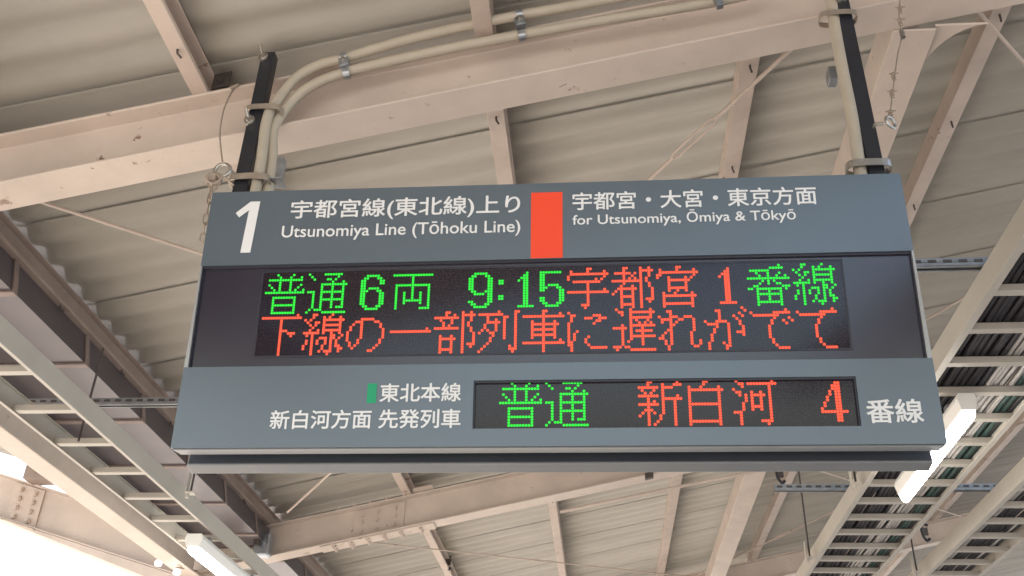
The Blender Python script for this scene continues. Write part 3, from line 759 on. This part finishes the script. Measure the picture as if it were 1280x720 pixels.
# conduits
def conduit(pts, label, r=.0185):
    p = smooth_path(pts, 10)
    b = MB(); b.tube(p, r, 12)
    return tag(b.build('conduit', M['conduit']), label, 'conduit', 'cream cable conduits')
cu_ = 2.520
def cp(x, y, u=cu_): return at_u(x, y, u)
conduit([(-1.103, 2.512, 3.38), (-1.103, 2.510, 3.62), cp(333, 152, 2.508), cp(345, 128, 2.508), cp(370, 98), cp(400, 81), cp(430, 73), cp(500, 52), cp(575, 34), cp(650, 19), cp(750, 1), cp(860, -20)],
        'upper of two cream conduits bending from a hanger along the nearest rafter')
conduit([(-1.068, 2.535, 3.38), (-1.072, 2.535, 3.62), cp(341, 165, 2.535), cp(356, 138, 2.535), cp(385, 110, 2.53), cp(430, 91, 2.53), cp(500, 74, 2.53), cp(575, 58, 2.53), cp(650, 44, 2.53), cp(750, 26, 2.53), cp(850, 10, 2.53), cp(905, 0, 2.53), cp(960, -12, 2.53)],
        'lower of two cream conduits bending from a hanger along the nearest rafter')
conduit([(.828, 2.512, 3.38), (.826, 2.512, 3.52), cp(1066, 150, 2.51), cp(1054, 90, 2.51), cp(1045, 40, 2.51), cp(1040, 5, 2.51), cp(1036, -30, 2.51)],
        'single cream conduit bowing straight down beside a black hanger bar', .020)
# a thin pipe clipped below the second rafter
b = MB(); b.tube([at_u(700, 640, 7.25), at_u(760, 627, 7.25), at_u(860, 606, 7.25), at_u(960, 586, 7.25), at_u(1060, 566, 7.25)], .014, 8)
tag(b.build('conduit', M['beam']), 'thin pinkish pipe just under the bolted rafter below the sign', 'conduit')
def saddle(px_, y0, y1, label):
    a = cp(px_, y0, 2.52); c = cp(px_ + 3, y1, 2.53); mid = (a + c) * .5
    t = thing('conduit_saddle', label, 'conduit clamp', mid, 'grey clamps on the two left conduits')
    dirx = Vector((.976, 0, .217))
    for q in (a, c):
        b = MB(); n = 12
        for k in range(n):
            pass
        pts = [q + Vector((0, math.cos(2 * math.pi * k / 16), 0)) * .0215 + Vector((-.217, 0, .976)) * math.sin(2 * math.pi * k / 16) * .0215 for k in range(16)]
        vs = [p + dirx * s for s in (-.012, .012) for p in pts] + [q + (p - q) * .9 + dirx * s for s in (-.012, .012) for p in pts]
        fs = []
        for k in range(16):
            k2 = (k + 1) % 16
            fs += [(k, k2, 16 + k2, 16 + k), (32 + k, 32 + k2, k2, k), (16 + k, 16 + k2, 48 + k2, 48 + k)]
        b.add(vs, fs, False); rel(t, b).build('ring', M['saddle'], t)
    b = MB(); b.obox(mid + Vector((0, -.012, 0)), dirx, Vector((0, 1, 0)), Vector((-.217, 0, .976)), (.018, .014, .020))
    rel(t, b).build('clamp_block', M['saddle'], t, bevel=.003)
    b = MB(); bolt(b, mid + Vector((0, -.026, .002)), (0, -1, 0), .011, .010); rel(t, b).build('screw', M['zinc'], t)
saddle(430, 73, 92, 'grey conduit clamp at the bend of the two conduits')
saddle(649, 19, 45, 'grey conduit clamp above the middle of the sign')
t = thing('conduit_clip', 'small dark clip on the lower conduit at the top edge of the photo', 'clip', cp(898, 3, 2.51))
b = MB(); c = cp(898, 3, 2.505); b.obox(c, Vector((.976, 0, .217)), Vector((0, 1, 0)), Vector((-.217, 0, .976)), (.012, .012, .024)); bolt(b, c + Vector((0, -.012, 0)), (0, -1, 0), .01); rel(t, b).build('bracket', M['saddle'], t, bevel=.002)

# ------------------------------------------------------------------ safety wires
def ring(b, c, r, tr, ax=Vector((1, 0, 0)), ay=Vector((0, 0, 1))):
    b.tube([c + ax * math.cos(2 * math.pi * k / 18) * r + ay * math.sin(2 * math.pi * k / 18) * r for k in range(18)], tr, 7, closed=True)
cl = at_u(278, 213, 2.46)
t = thing('safety_wire', 'thin looped safety wire ending in a small chain beside the platform number', 'safety wire', cl)
b = MB(); b.tube(smooth_path([at_u(296, 108, 2.555), at_u(288, 118, 2.52), at_u(279, 140, 2.49), at_u(275, 165, 2.48), at_u(276, 185, 2.47), at_u(278, 202, 2.46)]), .003, 6)
b.tube([at_u(298, 106, 2.56), at_u(288, 110, 2.555)], .006, 6)
rel(t, b).build('wire', M['rope'], t)
b = MB(); ring(b, cl, .026, .006); b.tube([cl + Vector((.026, .002, 0)), Vector((-1.16, HU, cl.z + .002))], .006, 8)
rel(t, b).build('eye_bolt', M['zinc'], t)
c2 = at_u(267, 224, 2.455)
b = MB(); ring(b, c2, .020, .008, Vector((.9, .3, 0)).normalized(), Vector((0, 0, 1))); b.obox(c2, Vector((1, 0, 0)), Vector((0, 1, 0)), Vector((0, 0, 1)), (.010, .012, .010))
ring(b, at_u(272, 222, 2.455), .015, .004); b.tube([at_u(281, 222, 2.455), at_u(292, 232, 2.47)], .004, 6)
rel(t, b).build('shackle', M['rope'], t)
pts = [at_u(266, 232, 2.44), at_u(264, 242, 2.42), at_u(261, 254, 2.40), at_u(258, 267, 2.40), at_u(256, 280, 2.40), at_u(254, 292, 2.40), at_u(252.5, 302, 2.40)]
for k in range(len(pts) - 1):
    a_, c_ = pts[k], pts[k + 1]; m_ = (a_ + c_) / 2; d_ = (c_ - a_); L_ = d_.length; d_.normalize()
    s_ = Vector((1, 0, 0)) if k % 2 else Vector((.4, -.9, 0)); s_ = (s_ - d_ * s_.dot(d_)).normalized()
    b = MB(); b.tube([m_ + d_ * math.cos(2 * math.pi * q / 14) * L_ * .62 + s_ * math.sin(2 * math.pi * q / 14) * .0085 for q in range(14)], .0028, 6, closed=True)
    rel(t, b).build('chain_link', M['rope'], t)
b = MB()
for a_, c_ in (((258, 226), (263, 238)), ((276, 228), (266, 240)), ((263, 238), (262, 250)), ((266, 240), (275, 232))):
    b.tube([at_u(*a_, 2.45), at_u(*c_, 2.44)], .003, 6)
rel(t, b).build('wire_tail', M['rope'], t)
cr = at_u(1113, 152, 2.47)
t = thing('safety_wire', 'straight safety wire with barb like twists and a ring at its foot', 'safety wire', cr)
wp = [at_u(1126, -12, 2.55), at_u(1124, 20, 2.54), at_u(1127, 45, 2.53), at_u(1122, 70, 2.51), at_u(1118, 100, 2.49), at_u(1115, 125, 2.48), at_u(1113, 140, 2.47)]
b = MB(); b.tube(smooth_path(wp), .0028, 6); rel(t, b).build('wire', M['rope'], t)
for px_, py_ in ((1125, 12), (1125, 27), (1117, 95), (1115, 117), (1113, 142)):
    c = at_u(px_, py_, 2.485); b = MB()
    hel = [c + Vector((math.cos(a) * .006, math.sin(a) * .006, (a / 20 - .5) * .03)) for a in [k * .5 for k in range(40)]]
    b.tube(hel, .0022, 5); b.tube([c + Vector((0, 0, .012)), c + Vector((-.016, -.008, .002))], .0022, 5); b.tube([c + Vector((0, 0, .012)), c + Vector((.016, -.008, .004))], .0022, 5)
    rel(t, b).build('wire_twist', M['rope'], t)
b = MB(); ring(b, cr + Vector((0, 0, -.004)), .021, .005, Vector((.8, .6, 0)), Vector((0, 0, 1)))
b.tube([cr + Vector((-.02, 0, -.008)), cr + Vector((-.045, .01, .0)), Vector((.89, HU, cr.z + .0))], .0055, 8)
rel(t, b).build('eye_bolt', M['zinc'], t)
b = MB(); c = at_u(1128, 43, 2.515); b.tube([c + Vector((0, 0, .015)), c + Vector((0, 0, -.015))], .009, 8); rel(t, b).build('ferrule', M['zinc'], t)
# conduit box on the second rafter
c = at_u(333, 683, 6.86)
t = thing('junction_box', 'small grey box fixed to the end of the bolted rafter', 'junction box', c)
b = MB(); b.box((c.x - .06, c.y - .10, c.z - .09), (c.x + .05, c.y, c.z + .08)); rel(t, b).build('box_body', M['saddle'], t, bevel=.01)
b = MB(); b.box((c.x - .05, c.y - .14, c.z - .03), (c.x - .01, c.y - .10, c.z + .02)); b.cyl((c.x - .055, c.y - .05, c.z - .02), (c.x - .10, c.y - .05, c.z - .02), .012); rel(t, b).build('gland', M['rod'], t)
